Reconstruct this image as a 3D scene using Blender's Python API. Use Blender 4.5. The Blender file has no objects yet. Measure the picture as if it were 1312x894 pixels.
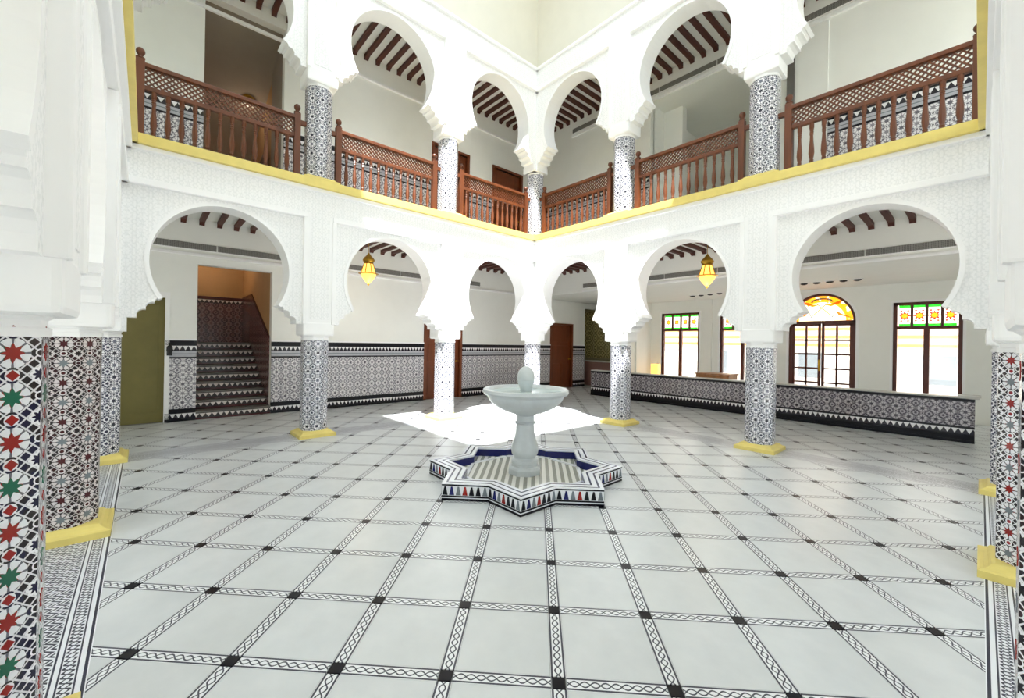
import bpy, bmesh, math, random
from math import pi, sin, cos, sqrt, atan2
from mathutils import Vector, Matrix
random.seed(7)
sc = bpy.context.scene
COL = sc.collection

# ------------------------------------------------------------------ camera
S = 2.5811                       # arcade bay
H_EYE = 1.6
F_PX, X0, Y0 = 530.635, 654.69, 439.04
ROLL, PITCH, YAW = .0169, .0014, .0626
CAMPOS = Vector((7.4607, -7.3096, H_EYE))
_a = pi*.75 + YAW
_f = Vector((cos(_a)*cos(PITCH), sin(_a)*cos(PITCH), sin(PITCH)))
_r = _f.cross(Vector((0, 0, 1))).normalized()
_u = _r.cross(_f)
_r, _u = cos(ROLL)*_r + sin(ROLL)*_u, -sin(ROLL)*_r + cos(ROLL)*_u
cam_d = bpy.data.cameras.new('camera')
cam = bpy.data.objects.new('camera', cam_d)
COL.objects.link(cam)
cam.matrix_world = Matrix(((_r.x, _u.x, -_f.x, CAMPOS.x), (_r.y, _u.y, -_f.y, CAMPOS.y), (_r.z, _u.z, -_f.z, CAMPOS.z), (0, 0, 0, 1)))
cam_d.sensor_fit = 'HORIZONTAL'
cam_d.sensor_width = 36
cam_d.lens = F_PX/1312*36
cam_d.shift_x = (656-X0)/1312
cam_d.shift_y = (Y0-447)/1312
cam_d.clip_start = .01
sc.camera = cam

# ------------------------------------------------------------------ light
SKY = 6.6
w = bpy.data.worlds.new('sky'); sc.world = w; w.use_nodes = True
bgn = w.node_tree.nodes['Background']
bgn.inputs[0].default_value = (.82, .92, 1.0, 1)
bgn.inputs[1].default_value = SKY
sun_d = bpy.data.lights.new('sun', 'SUN'); sun = bpy.data.objects.new('sun', sun_d); COL.objects.link(sun)
sun_d.energy = 28.0; sun_d.angle = .012; sun_d.color = (1, .995, .985)
SUN = Vector((-.36, .255, -1)).normalized()
sun.rotation_euler = SUN.to_track_quat('-Z', 'Y').to_euler()
sun.location = (6, -6, 14)
sc.view_settings.view_transform = 'Standard'
sc.view_settings.look = 'None'
sc.view_settings.gamma = 1
sc.view_settings.use_curve_mapping = False
sc.view_settings.exposure = -.64
sc.cycles.max_bounces = 14
sc.cycles.diffuse_bounces = 10
sc.cycles.transparent_max_bounces = 12
sc.cycles.use_denoising = True
sc.cycles.sample_clamp_indirect = 8

# ------------------------------------------------------------------ materials
def lin(c): return tuple(((v/255/12.92) if v/255 <= .04045 else ((v/255+.055)/1.055)**2.4) for v in c) + (1,)

class X:                                   # tiny expression wrapper around Math nodes
    nt = None
    def __init__(s, v): s.v = v
    @staticmethod
    def m(op, *a):
        n = X.nt.nodes.new('ShaderNodeMath'); n.operation = op
        for i, v in enumerate(a):
            v = v.v if isinstance(v, X) else v
            if isinstance(v, (int, float)): n.inputs[i].default_value = v
            else: X.nt.links.new(v, n.inputs[i])
        return X(n.outputs[0])
    def __add__(s, o): return X.m('ADD', s, o)
    __radd__ = __add__
    def __sub__(s, o): return X.m('SUBTRACT', s, o)
    def __rsub__(s, o): return X.m('SUBTRACT', o, s)
    def __mul__(s, o): return X.m('MULTIPLY', s, o)
    __rmul__ = __mul__
    def __truediv__(s, o): return X.m('DIVIDE', s, o)
    def __lt__(s, o): return X.m('LESS_THAN', s, o)
    def __gt__(s, o): return X.m('GREATER_THAN', s, o)
    def abs(s): return X.m('ABSOLUTE', s)
    def frac(s): return X.m('FRACT', s)
    def floor(s): return X.m('FLOOR', s)
    def sin(s): return X.m('SINE', s)
    def cos(s): return X.m('COSINE', s)
    def sqrt(s): return X.m('SQRT', s)
    def mn(s, o): return X.m('MINIMUM', s, o)
    def mx(s, o): return X.m('MAXIMUM', s, o)

MATS = {}
def new_mat(name, rough=.5, metal=0, spec=.5):
    m = bpy.data.materials.new(name); m.use_nodes = True
    nt = m.node_tree; b = nt.nodes['Principled BSDF']
    b.inputs['Roughness'].default_value = rough; b.inputs['Metallic'].default_value = metal
    b.inputs['Specular IOR Level'].default_value = spec
    MATS[name] = m; X.nt = nt
    return m, nt, b
def noise(nt, scale, detail=3, vec='Object', rough=.55, mapping=None):
    tc = nt.nodes.new('ShaderNodeTexCoord'); n = nt.nodes.new('ShaderNodeTexNoise')
    n.inputs['Scale'].default_value = scale; n.inputs['Detail'].default_value = detail; n.inputs['Roughness'].default_value = rough
    if mapping:
        mp = nt.nodes.new('ShaderNodeMapping'); mp.inputs['Scale'].default_value = mapping
        nt.links.new(tc.outputs[vec], mp.inputs[0]); nt.links.new(mp.outputs[0], n.inputs['Vector'])
    else: nt.links.new(tc.outputs[vec], n.inputs['Vector'])
    return n.outputs['Fac']
def mixc(nt, f, a, b):
    n = nt.nodes.new('ShaderNodeMix'); n.data_type = 'RGBA'
    for i, v in ((0, f), (6, a), (7, b)):
        v = v.v if isinstance(v, X) else v
        if isinstance(v, (int, float, tuple, list)): n.inputs[i].default_value = v
        else: nt.links.new(v, n.inputs[i])
    return n.outputs[2]
def ramp(nt, fac, lo, hi):
    n = nt.nodes.new('ShaderNodeMapRange'); n.inputs[1].default_value = lo; n.inputs[2].default_value = hi
    nt.links.new(fac, n.inputs[0]); return n.outputs[0]
def bump(nt, b, h, strength=.3, dist=.005):
    n = nt.nodes.new('ShaderNodeBump'); n.inputs['Strength'].default_value = strength; n.inputs['Distance'].default_value = dist
    nt.links.new(h.v if isinstance(h, X) else h, n.inputs['Height']); nt.links.new(n.outputs[0], b.inputs['Normal'])
def uvs(nt):
    n = nt.nodes.new('ShaderNodeUVMap'); n.uv_map = 'UVMap'
    s = nt.nodes.new('ShaderNodeSeparateXYZ'); nt.links.new(n.outputs[0], s.inputs[0])
    return X(s.outputs[0]), X(s.outputs[1])
def plain(name, c, rough=.5, metal=0, var=.06, scale=3, bmp=0, bscale=60, spec=.5):
    m, nt, b = new_mat(name, rough, metal, spec)
    c1 = lin(c); c2 = tuple(v*(1-var) for v in c1[:3]) + (1,)
    nt.links.new(mixc(nt, ramp(nt, noise(nt, scale), .35, .65), c1, c2), b.inputs['Base Color'])
    if bmp: bump(nt, b, noise(nt, bscale, 4), bmp, .004)
    return m
def wood(name, c, dark=.6, rough=.42):
    m, nt, b = new_mat(name, rough)
    f = noise(nt, 9, 5, mapping=(1, 1, .16))
    c1 = lin(c); c2 = tuple(v*dark for v in c1[:3]) + (1,)
    nt.links.new(mixc(nt, ramp(nt, f, .3, .7), c1, c2), b.inputs['Base Color'])
    bump(nt, b, f, .12, .002)
    return m
plain('white', (247, 247, 247), .6, var=.02)
plain('cream', (243, 244, 239), .7, var=.02)
plain('cove', (225, 222, 209), .75, var=.03)
plain('reception_green', (196, 190, 150), .6, var=.06)
plain('shade_taupe', (158, 148, 136), .8, var=.05)  # stairwell ceiling and reveals, their shade put into the colour
plain('warm_dim_wall', (186, 150, 108), .8, var=.06)  # warm dim stairwell light put into the wall colour
plain('olive', (122, 112, 58), .55, var=.12)
plain('yellow', (232, 212, 122), .45, var=.08, scale=6, bmp=.08)
plain('marble', (198, 204, 206), .28, var=.12, scale=5)
plain('grey_metal', (110, 108, 104), .5, .2, var=.1)
plain('dark', (18, 18, 20), .5)
plain('navy', (18, 24, 92), .18)
plain('black_tile', (13, 12, 22), .3, var=.25, scale=20, spec=.25)
plain('red_tile', (146, 26, 20), .2)
plain('green_tile', (30, 100, 76), .2)
plain('grey_tile', (120, 128, 134), .22)
plain('white_tile', (236, 238, 242), .22, var=.03)
plain('maroon_tile', (78, 30, 34), .25, var=.2)
plain('pale_tile', (188, 188, 196), .22, var=.1, scale=15)
plain('grout', (150, 152, 152), .8)
plain('coping', (206, 204, 200), .35)
plain('counter_pink', (150, 112, 104), .5)
plain('outside_white', (240, 236, 228), .8)
plain('outside_orange', (222, 150, 84), .8)
plain('pavement', (196, 188, 176), .9)
plain('gold', (196, 150, 50), .3, .85, var=.2, scale=30)
wood('rail_wood', (114, 61, 31))
wood('door_wood', (120, 58, 24), .7)
wood('window_wood', (92, 36, 20), .7)
wood('beam_wood', (84, 38, 26), .7, .6)
wood('crate_wood', (176, 120, 70))

def carved():
    m, nt, b = new_mat('carved_plaster', .7)
    u, v = uvs(nt)
    x = (u/.155+.5).frac()-.5; y = (v/.155+.5).frac()-.5
    r = (x*x+y*y).sqrt(); th = X.m('ARCTAN2', y, x)
    ros = ((r*26).sin() + (th*8).cos()*.9)
    x2 = (u/.155).frac()-.5; y2 = (v/.155).frac()-.5
    r2 = (x2*x2+y2*y2).sqrt()
    ros2 = ((r2*30).sin() + (X.m('ARCTAN2', y2, x2)*6).cos()*.8)
    f = X(ramp(nt, noise(nt, 55, 2, 'UV'), .4, .6))
    h = (ros.mx(ros2) > .55)*.7 + f*.5
    nt.links.new(mixc(nt, h.mn(1), lin((235, 236, 236)), lin((248, 248, 248))), b.inputs['Base Color'])  # recesses coloured darker, relief shade put into the base colour
    bump(nt, b, h, .4, .004)
carved()

def zellige(name, pu, pv, dark, dark2, star_a, star_b, white=(238, 238, 242), rough=.2, dens=1.0, ring=.36):
    m, nt, b = new_mat(name, rough)
    u, v = uvs(nt)
    cu = u/pu+.5; cv = v/pv+.5
    x = cu.frac()-.5; y = cv.frac()-.5
    r = (x*x+y*y).sqrt(); th = X.m('ARCTAN2', y, x)
    c8 = (th*8).cos()
    alt = ((cv.floor()+cu.floor())*.5).frac() > .25
    # corner rosettes and mid-edge pieces
    xc = cu.frac(); xc = xc.mn(1-xc); yc = cv.frac(); yc = yc.mn(1-yc)
    rc = (xc*xc+yc*yc).sqrt(); thc = X.m('ARCTAN2', yc, xc)
    rm = (x*x+yc*yc).sqrt(); rn = (xc*xc+y*y).sqrt()
    col = mixc(nt, ramp(nt, noise(nt, 1/pu*1.7, 0, 'UV'), .48, .52), lin(dark), lin(dark2))
    lace = (((x+y)*12.566).sin().abs() < .3).mx((((x-y)*12.566).sin().abs() < .3))
    W = lin(white)
    col = mixc(nt, lace*dens, col, W)
    col = mixc(nt, (rc < .19+.02*(thc*8).cos()), col, W)
    col = mixc(nt, (rc < .12+.03*(thc*8).cos()), col, lin(dark))
    col = mixc(nt, (rm < .13), col, W)
    col = mixc(nt, (rm < .075), col, lin(star_a))
    col = mixc(nt, (rn < .1), col, W)
    col = mixc(nt, (rn < .07), col, lin(dark2))
    col = mixc(nt, (r < ring), col, W)
    sep = (c8 > .8)*(r > .2)*(r < ring)
    col = mixc(nt, sep*.85, col, lin(dark))
    sc_ = mixc(nt, alt, lin(star_a), lin(star_b))
    col = mixc(nt, (r < .17+.05*c8), col, sc_)
    nt.links.new(col, b.inputs['Base Color'])
    return m
zellige('zellige', .161, .1515, (24, 22, 52), (30, 20, 24), (146, 26, 20), (30, 100, 76), dens=.85, ring=.325)
zellige('zellige_dark', .161, .1515, (34, 20, 24), (52, 26, 30), (70, 26, 28), (92, 96, 98), (216, 210, 210), dens=.75, ring=.31)
zellige('zellige_redgrey', .161, .1515, (26, 22, 32), (44, 22, 28), (140, 26, 34), (96, 104, 108), ring=.33)
zellige('zellige_skytint', .161, .1515, (58, 58, 76), (80, 82, 100), (48, 48, 62), (106, 108, 124), dens=.8, ring=.31)  # blue cast of the sky mixed into these tile colours
zellige('zellige_low', .178, .178, (66, 58, 72), (54, 46, 58), (72, 64, 76), (56, 50, 60), (190, 184, 188), dens=.5)
zellige('zellige_dado', .178, .178, (116, 112, 124), (98, 94, 108), (100, 96, 106), (140, 136, 144), (232, 230, 232), dens=.75)
zellige('zellige_shaded', .2, .2, (84, 44, 48), (64, 34, 40), (110, 70, 66), (90, 56, 54), (142, 112, 112), dens=.3)  # dado tile darkened to maroon, stairwell dimness put into the colour

def teeth(name, p, h, c_dark, c_white, up=True, bar=.12):
    m, nt, b = new_mat(name, .25)
    u, v = uvs(nt)
    t = ((u/p).frac()-.5).abs()*2
    y = v/h                                   # v measured from the band's lower edge (uv is rebased)
    k = (y-bar)/(1-2*bar)
    tri = (k < (1-t)) if up else (k > t)
    tri = tri*(y > bar)*(y < 1-bar)
    nt.links.new(mixc(nt, tri, lin(c_dark), lin(c_white)), b.inputs['Base Color'])
teeth('teeth_band', .088, .11, (34, 30, 40), (236, 234, 236), False)
teeth('teeth_riser', .1, .1, (52, 44, 46), (222, 214, 210), False, .14)

def chain(name, width, period, wl=.09):
    m, nt, b = new_mat(name, .28)
    u, v = uvs(nt)                            # u along, v across (-.5 .. .5 of the width)
    a = v.abs()
    line = (a > .335)*(a < .345+wl)
    wv = (u*(2*pi/period)).sin()*.2
    ch = ((v-wv).abs() < .055).mx((v+wv).abs() < .055)
    nt.links.new(mixc(nt, line.mx(ch), lin((234, 236, 238)), lin((58, 60, 74))), b.inputs['Base Color'])
chain('floor_strip', .075, .098, .12)
def border():
    m, nt, b = new_mat('floor_border', .28)
    u, v = uvs(nt)                            # v across in metres, 0 centre
    a = v.abs()
    dk = lin((40, 42, 60)); W = lin((232, 234, 238))
    l = ((a > .232)*(a < .245)).mx((a > .205)*(a < .212)).mx((a > .145)*(a < .152)).mx((a > .12)*(a < .128))
    wv = (u*(2*pi/.07)).sin()*.018
    z1 = ((a-.178-wv).abs() < .006).mx((a-.178+wv).abs() < .006)
    k = (a < .115)
    zz = ((u/.07).frac()-.5).abs()*.08
    body = ((((a+zz)/.032).frac()) < .5)*k
    blot = ((u/.14).frac()-.5).abs()
    c = mixc(nt, l.mx(z1).mx(body), W, dk)
    nt.links.new(c, b.inputs['Base Color'])
border()
def tile_mat():
    m, nt, b = new_mat('floor_tile', .3)
    oi = nt.nodes.new('ShaderNodeObjectInfo')
    f = noise(nt, 2.2, 6)
    c = mixc(nt, ramp(nt, f, .35, .7), lin((217, 220, 221)), lin((198, 202, 204)))
    c = mixc(nt, X(oi.outputs['Random'])*.22, c, lin((206, 207, 204)))
    nt.links.new(c, b.inputs['Base Color'])
tile_mat()
def stripes():
    m, nt, b = new_mat('basin_mosaic', .25)
    u, v = uvs(nt)
    t = ((u+v)/.12).frac()
    d = (((u-v)/.04).frac() < .5)*(t < .5)
    nt.links.new(mixc(nt, d.mx((t < .5)*.55), lin((230, 230, 224)), lin((112, 114, 104))), b.inputs['Base Color'])
stripes()
def rimtop():
    m, nt, b = new_mat('basin_rim_top', .22)
    u, v = uvs(nt)
    l = ((v-.3).abs() < .06).mx((v-.72).abs() < .06)
    nt.links.new(mixc(nt, l, lin((234, 236, 240)), lin((44, 46, 84))), b.inputs['Base Color'])
rimtop()
def grille_mat():
    m, nt, b = new_mat('grille', .5)
    u, v = uvs(nt)
    f = ((u/.02).frac() < .5).mx((v/.02).frac() < .4)
    nt.links.new(mixc(nt, f, lin((62, 60, 58)), lin((140, 138, 134))), b.inputs['Base Color'])
grille_mat()
def glass(name, tint, pattern=None):
    m = bpy.data.materials.new(name); m.use_nodes = True; nt = m.node_tree; X.nt = nt; MATS[name] = m
    nt.nodes.remove(nt.nodes['Principled BSDF'])
    t = nt.nodes.new('ShaderNodeBsdfTransparent'); g = nt.nodes.new('ShaderNodeBsdfGlossy'); g.inputs['Roughness'].default_value = .05
    mx = nt.nodes.new('ShaderNodeMixShader'); mx.inputs[0].default_value = .06
    nt.links.new(t.outputs[0], mx.inputs[1]); nt.links.new(g.outputs[0], mx.inputs[2])
    nt.links.new(mx.outputs[0], nt.nodes['Material Output'].inputs[0])
    if pattern: nt.links.new(pattern(nt), t.inputs[0])
    else: t.inputs[0].default_value = lin(tint)
def stained(nt):
    u, v = uvs(nt)                           # pane centred uv, metres
    x = u.abs(); y = v.abs()
    r = (u*u+v*v).sqrt(); th = X.m('ARCTAN2', v, u)
    c = mixc(nt, (y > .19), lin((248, 246, 240)), lin((96, 196, 96)))
    c = mixc(nt, (r < .085+.02*(th*8).cos()), c, lin((226, 92, 70)))
    c = mixc(nt, (r < .055), c, lin((250, 190, 80)))
    d = ((x-.06)*(x-.06)+(y-.12)*(y-.12)).sqrt()
    return mixc(nt, (d < .022), c, lin((226, 120, 100)))
def fan(nt):
    u, v = uvs(nt)
    r = (u*u+v*v).sqrt()
    f = X(noise(nt, 5, 2, 'UV'))
    c = mixc(nt, (r > .52)*(f > .42), lin((255, 246, 226)), lin((248, 186, 70)))
    return c
glass('clear_glass', (250, 250, 250)); glass('stained_glass', None, stained); glass('fan_glass', None, fan)
glass('amber_glass', (240, 160, 50)); glass('grey_glass', (150, 160, 190))
m, nt, b = new_mat('lamp_glow', .3); b.inputs['Base Color'].default_value = lin((250, 190, 80)); b.inputs['Emission Color'].default_value = lin((255, 196, 92)); b.inputs['Emission Strength'].default_value = 3.2
m, nt, b = new_mat('water', .04); b.inputs['Base Color'].default_value = lin((196, 214, 214)); b.inputs['Roughness'].default_value = .06
def lattice_panel_mat():
    m, nt, b = new_mat('gilt_screen', .5)
    u, v = uvs(nt)
    r = (((u/.3).frac()-.5)*((u/.3).frac()-.5)+((v/.42).frac()-.5)*((v/.42).frac()-.5)).sqrt()
    f = ((r*26).sin() > .1)
    nt.links.new(mixc(nt, f, lin((158, 150, 96)), lin((222, 214, 160))), b.inputs['Base Color'])
lattice_panel_mat()

# ------------------------------------------------------------------ mesh helpers
class MB:
    def __init__(s): s.v = []; s.f = []
    def add(s, vs, fs):
        n = len(s.v); s.v += [tuple(p) for p in vs]; s.f += [tuple(i+n for i in f) for f in fs]; return s
    def box(s, x0, x1, y0, y1, z0, z1, M=None):
        p = [(x, y, z) for z in (z0, z1) for y in (y0, y1) for x in (x0, x1)]
        if M: p = [M(*q) for q in p]
        return s.add(p, [(0, 2, 3, 1), (4, 5, 7, 6), (0, 1, 5, 4), (2, 6, 7, 3), (0, 4, 6, 2), (1, 3, 7, 5)])
    def prism(s, poly, a, b_, M):            # poly in (p,q); M(p, t, q) -> xyz, extruded t = a..b_
        n = len(poly)
        vs = [M(p, a, q) for p, q in poly] + [M(p, b_, q) for p, q in poly]
        return s.add(vs, [tuple(range(n)), tuple(range(2*n-1, n-1, -1))] + [(i, (i+1) % n, n+(i+1) % n, n+i) for i in range(n)])
    def strip(s, inner, outer, a, b_, M):    # solid ribbon between two matching polylines (open)
        n = len(inner)
        vs = [M(p, a, q) for p, q in inner] + [M(p, a, q) for p, q in outer] + [M(p, b_, q) for p, q in inner] + [M(p, b_, q) for p, q in outer]
        fs = []
        for i in range(n-1):
            fs += [(i, i+1, n+i+1, n+i), (2*n+i, 3*n+i, 3*n+i+1, 2*n+i+1), (i, 2*n+i, 2*n+i+1, i+1), (n+i, n+i+1, 3*n+i+1, 3*n+i)]
        fs += [(0, n, 3*n, 2*n), (n-1, 3*n-1, 4*n-1, 2*n-1)]
        return s.add(vs, fs)
    def lathe(s, prof, seg, c=(0, 0, 0), rot=0, caps=True):
        vs = []; k = len(prof)
        for r, z in prof:
            for i in range(seg):
                a = 2*pi*(i+rot)/seg; vs.append((c[0]+r*cos(a), c[1]+r*sin(a), c[2]+z))
        fs = [(j*seg+i, j*seg+(i+1) % seg, (j+1)*seg+(i+1) % seg, (j+1)*seg+i) for j in range(k-1) for i in range(seg)]
        if caps: fs += [tuple(range(seg-1, -1, -1)), tuple(range((k-1)*seg, k*seg))]
        return s.add(vs, fs)
    def bar(s, p, q, w, h, up=(0, 0, 1)):
        p = Vector(p); q = Vector(q); d = (q-p).normalized(); r = d.cross(Vector(up))
        if r.length < 1e-4: r = d.cross(Vector((1, 0, 0)))
        r.normalize(); u = r.cross(d)
        vs = [e+r*a*w/2+u*b_*h/2 for e in (p, q) for a, b_ in ((-1, -1), (1, -1), (1, 1), (-1, 1))]
        return s.add(vs, [(3, 2, 1, 0), (4, 5, 6, 7), (0, 1, 5, 4), (1, 2, 6, 5), (2, 3, 7, 6), (3, 0, 4, 7)])
    def mesh(s, name, mat, smooth=False, uv=None, bev=0):
        me = bpy.data.meshes.new(name); me.from_pydata(s.v, [], s.f)
        bm = bmesh.new(); bm.from_mesh(me)
        bmesh.ops.recalc_face_normals(bm, faces=bm.faces[:])
        if bev:
            es = [e for e in bm.edges if len(e.link_faces) == 2 and e.calc_face_angle(0) > .6]
            bmesh.ops.bevel(bm, geom=es, offset=bev, segments=2, affect='EDGES', profile=.6)
        L = bm.loops.layers.uv.new('UVMap')
        for f in bm.faces:
            n = f.normal
            if abs(n.z) > .75: t, bt = Vector((1, 0, 0)), Vector((0, 1, 0))
            else:
                t = Vector((0, 0, 1)).cross(n).normalized(); bt = Vector((0, 0, 1))
            for l in f.loops:
                c = l.vert.co
                l[L].uv = uv(c, n) if uv else (c.dot(t), c.dot(bt))
        bm.to_mesh(me); bm.free()
        me.materials.append(MATS[mat])
        if smooth:
            me.polygons.foreach_set('use_smooth', [True]*len(me.polygons))
            try: me.set_sharp_from_angle(angle=.7)
            except Exception: pass
        return me
    def build(s, name, mat, parent=None, smooth=False, uv=None, bev=0, loc=None):
        o = bpy.data.objects.new(name, s.mesh(name, mat, smooth, uv, bev)); COL.objects.link(o)
        if parent: o.parent = parent
        if loc: o.location = loc
        return o
def tag(o, label=None, cat=None, group=None, kind=None):
    if label: o['label'] = label
    if cat: o['category'] = cat
    if group: o['group'] = group
    if kind: o['kind'] = kind
    return o
def empty(name, loc=(0, 0, 0), rz=0, **k):
    o = bpy.data.objects.new(name, None); COL.objects.link(o); o.location = loc; o.rotation_euler = (0, 0, rz)
    o.empty_display_size = .2
    return tag(o, **k)
def inst(me, name, parent=None, loc=(0, 0, 0), rot=(0, 0, 0)):
    o = bpy.data.objects.new(name, me); COL.objects.link(o); o.location = loc; o.rotation_euler = rot
    if parent: o.parent = parent
    return o
def copy_tree(o, parent=None):
    c = o.copy(); COL.objects.link(c); c.parent = parent
    for ch in list(o.children): copy_tree(ch, c)
    return c
def B(*a): return MB().box(*a)
def band_uv(z0):
    def f(c, n):
        if abs(n.z) > .75: return (c.x, 0)
        t = Vector((0, 0, 1)).cross(n).normalized(); return (c.dot(t), c.z-z0)
    return f

N3 = 3*S
# side frames: M(u, d, z): u along the wall, d towards the courtyard
SIDES = {
    'left': lambda u, d, z: (d, -u, z),               # u measured from the far corner
    'right': lambda u, d, z: (u, -d, z),
    'near_left': lambda u, d, z: (u, -N3+d, z),
    'near_right': lambda u, d, z: (N3-d, -u, z),
}
DZ = 4.17                                             # storey height
Z_IMP, Z_TOP = 1.67, 3.66

# ------------------------------------------------------------------ floor
E1 = Vector((-1, 1))/sqrt(2); E2 = Vector((1, 1))/sqrt(2)
G0 = Vector((6.1591, -5.8242)); GS = .5404; GW = .075
def clip(poly, x0, x1, y0, y1):
    for ax, lim, sg in ((0, x0, 1), (0, x1, -1), (1, y0, 1), (1, y1, -1)):
        out = []
        for i in range(len(poly)):
            p, q = poly[i], poly[(i+1) % len(poly)]
            a = (p[ax]-lim)*sg; b_ = (q[ax]-lim)*sg
            if a >= 0: out.append(p)
            if a*b_ < 0:
                t = a/(a-b_); out.append((p[0]+(q[0]-p[0])*t, p[1]+(q[1]-p[1])*t))
        poly = out
        if len(poly) < 3: return []
    return poly
def area(p): return abs(sum(p[i][0]*p[(i+1) % len(p)][1]-p[(i+1) % len(p)][0]*p[i][1] for i in range(len(p))))/2
floor = tag(B(-6.6, 10.6, -10.6, 8.2, -.14, -.006).build('floor', 'grout'), 'pale stone tile floor with patterned strips and dark inlay squares', 'floor', kind='structure')
REG = [(.25, N3-.25, -N3+.25, -.25), (-2.68, -.25, -N3-.25, 5.5), (.25, N3+2.8, .25, 6.9), (-.25, .25, .25, 6.9), (-2.68, -.25, 5.5, 7.2), (-2.68, N3+2.8, -10.5, -N3-.25), (N3+.25, N3+2.8, -N3-.25, .25)]
FC = Vector((3.86, -3.885))
tiles, inl, strips = [], [], []
for i in range(-20, 32):
    for j in range(-30, 28):
        o = G0+GS*(i*E1+j*E2)
        if o.x < -4 or o.x > 11 or o.y < -11.5 or o.y > 8: continue
        h = GS-GW/2
        for R in REG:
            def q(a0, a1, b0, b1): return clip([tuple(o+E1*a+E2*b_) for a, b_ in ((a0, b0), (a0, b1), (a1, b1), (a1, b0))], *R)
            def keep(p):
                return len(p) >= 3 and area(p) > 2e-4 and not all((Vector(v)-FC).length < .8 for v in p)
            g = GW/2
            p = q(g+.002, h-.002, g+.002, h-.002)
            if keep(p): tiles.append((p, o, i, j))
            p = q(-g+.006, g-.006, -g+.006, g-.006)
            if keep(p): inl.append((p, o, i, j))
            p = q(g, h, -g, g)
            if keep(p): strips.append((p, o, 0))
            p = q(-g, g, g, h)
            if keep(p): strips.append((p, o, 1))
def cen(p): return Vector((sum(v[0] for v in p)/len(p), sum(v[1] for v in p)/len(p)))
def lay(lst, name, mat, zt, full_area, uvf=None):
    lst.sort(key=lambda e: (cen(e[0])-CAMPOS.xy).length if (cen(e[0])-CAMPOS.xy).dot(_f.xy) > .1 else 99)
    shared = {}
    rest = MB(); rest_uv = []
    for n, e in enumerate(lst):
        p, o = e[0], e[1]; key = e[2] if name == 'strip' else 0
        if n < 300:
            if len(p) == 4 and area(p) > full_area*.999:
                if key not in shared:
                    mb = MB().prism([(v[0]-o.x, v[1]-o.y) for v in p], -.012, zt, lambda a, t, b_: (a, b_, t))
                    shared[key] = mb.mesh(name, mat, uv=uvf(Vector((0, 0)), key) if uvf else None)
                inst(shared[key], name, floor, (o.x, o.y, 0))
            else:
                mb = MB().prism(p, -.012, zt, lambda a, t, b_: (a, b_, t))
                mb.build(name, mat, floor, uv=uvf(o, key) if uvf else None)
        else:
            if name == 'strip':
                MBS[key].append((p, o))
            else: rest.prism(p, -.012, zt, lambda a, t, b_: (a, b_, t))
    if rest.v: tag(rest.build(name+'_field', mat, floor), kind='stuff')
MBS = {0: [], 1: []}
lay(tiles, 'tile', 'floor_tile', 0.0, (GS-GW-.004)**2)
def strip_uv(o, key):
    A, Bx = (E1, E2) if key == 0 else (E2, E1)
    def f(c, n):
        d = Vector((c.x, c.y))-o; return (d.dot(A), d.dot(Bx)/GW)
    return f
lay(inl, 'inlay', 'black_tile', .0012, (GW-.012)**2)
lay(strips, 'strip', 'floor_strip', 0.0, (GS-GW)*GW, strip_uv)
for key, lst in MBS.items():
    mb = MB()
    for p, o in lst: mb.prism(p, -.012, 0, lambda a, t, b_: (a, b_, t))
    A, Bx = (E1, E2) if key == 0 else (E2, E1)
    def f(c, n, A=A, Bx=Bx):
        d = Vector((c.x, c.y))-G0; w_ = d.dot(Bx)/GS; w_ -= round(w_); return (d.dot(A), w_*GS/GW)
    if mb.v: tag(mb.build('strip_field', 'floor_strip', floor, uv=f), kind='stuff')
for nm, (x0, x1, y0, y1) in {'a': (-.25, .25, -N3-.25, .25), 'b': (.25, N3+.25, -.25, .25), 'c': (.25, N3+.25, -N3-.25, -N3+.25), 'd': (N3-.25, N3+.25, -N3+.25, -.25)}.items():
    al = (y1-y0) > (x1-x0)
    cx, cy = (x0+x1)/2, (y0+y1)/2
    B(x0, x1, y0, y1, -.012, 0).build('border_strip', 'floor_border', floor, uv=(lambda c, n, al=al, cx=cx, cy=cy: (c.y, c.x-cx) if al else (c.x, c.y-cy)))

# ------------------------------------------------------------------ arcades
CZ, RX, RU, RL = 2.645, .868, .89, .93
def arch_pts(n=48, rx=RX, ru=RU, rl=RL, cz=CZ, zmin=2.12):
    a0 = math.asin((zmin-cz)/RL)
    out = []
    for i in range(n+1):
        a = pi-a0 + (a0-(pi-a0))*i/n             # from left foot over the top to right foot
        out.append((rx*cos(a), cz+(ru if sin(a) > 0 else rl)*sin(a)))
    return out
STEPS = [(1.05, 1.86), (.955, 1.86), (.955, 1.915), (.935, 1.955), (.895, 1.975), (.862, 1.975), (.862, 2.02), (.84, 2.055), (.80, 2.07), (.772, 2.07), (.772, 2.10), (.75, 2.12)]
def faces_only(o, M):
    d = (Vector(M(0, 1, 0))-Vector(M(0, 0, 0))).normalized()
    o.data.materials.append(MATS['white'])
    for p in o.data.polygons:
        if abs(p.normal.dot(d)) < .8: p.material_index = 1
    return o
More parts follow.
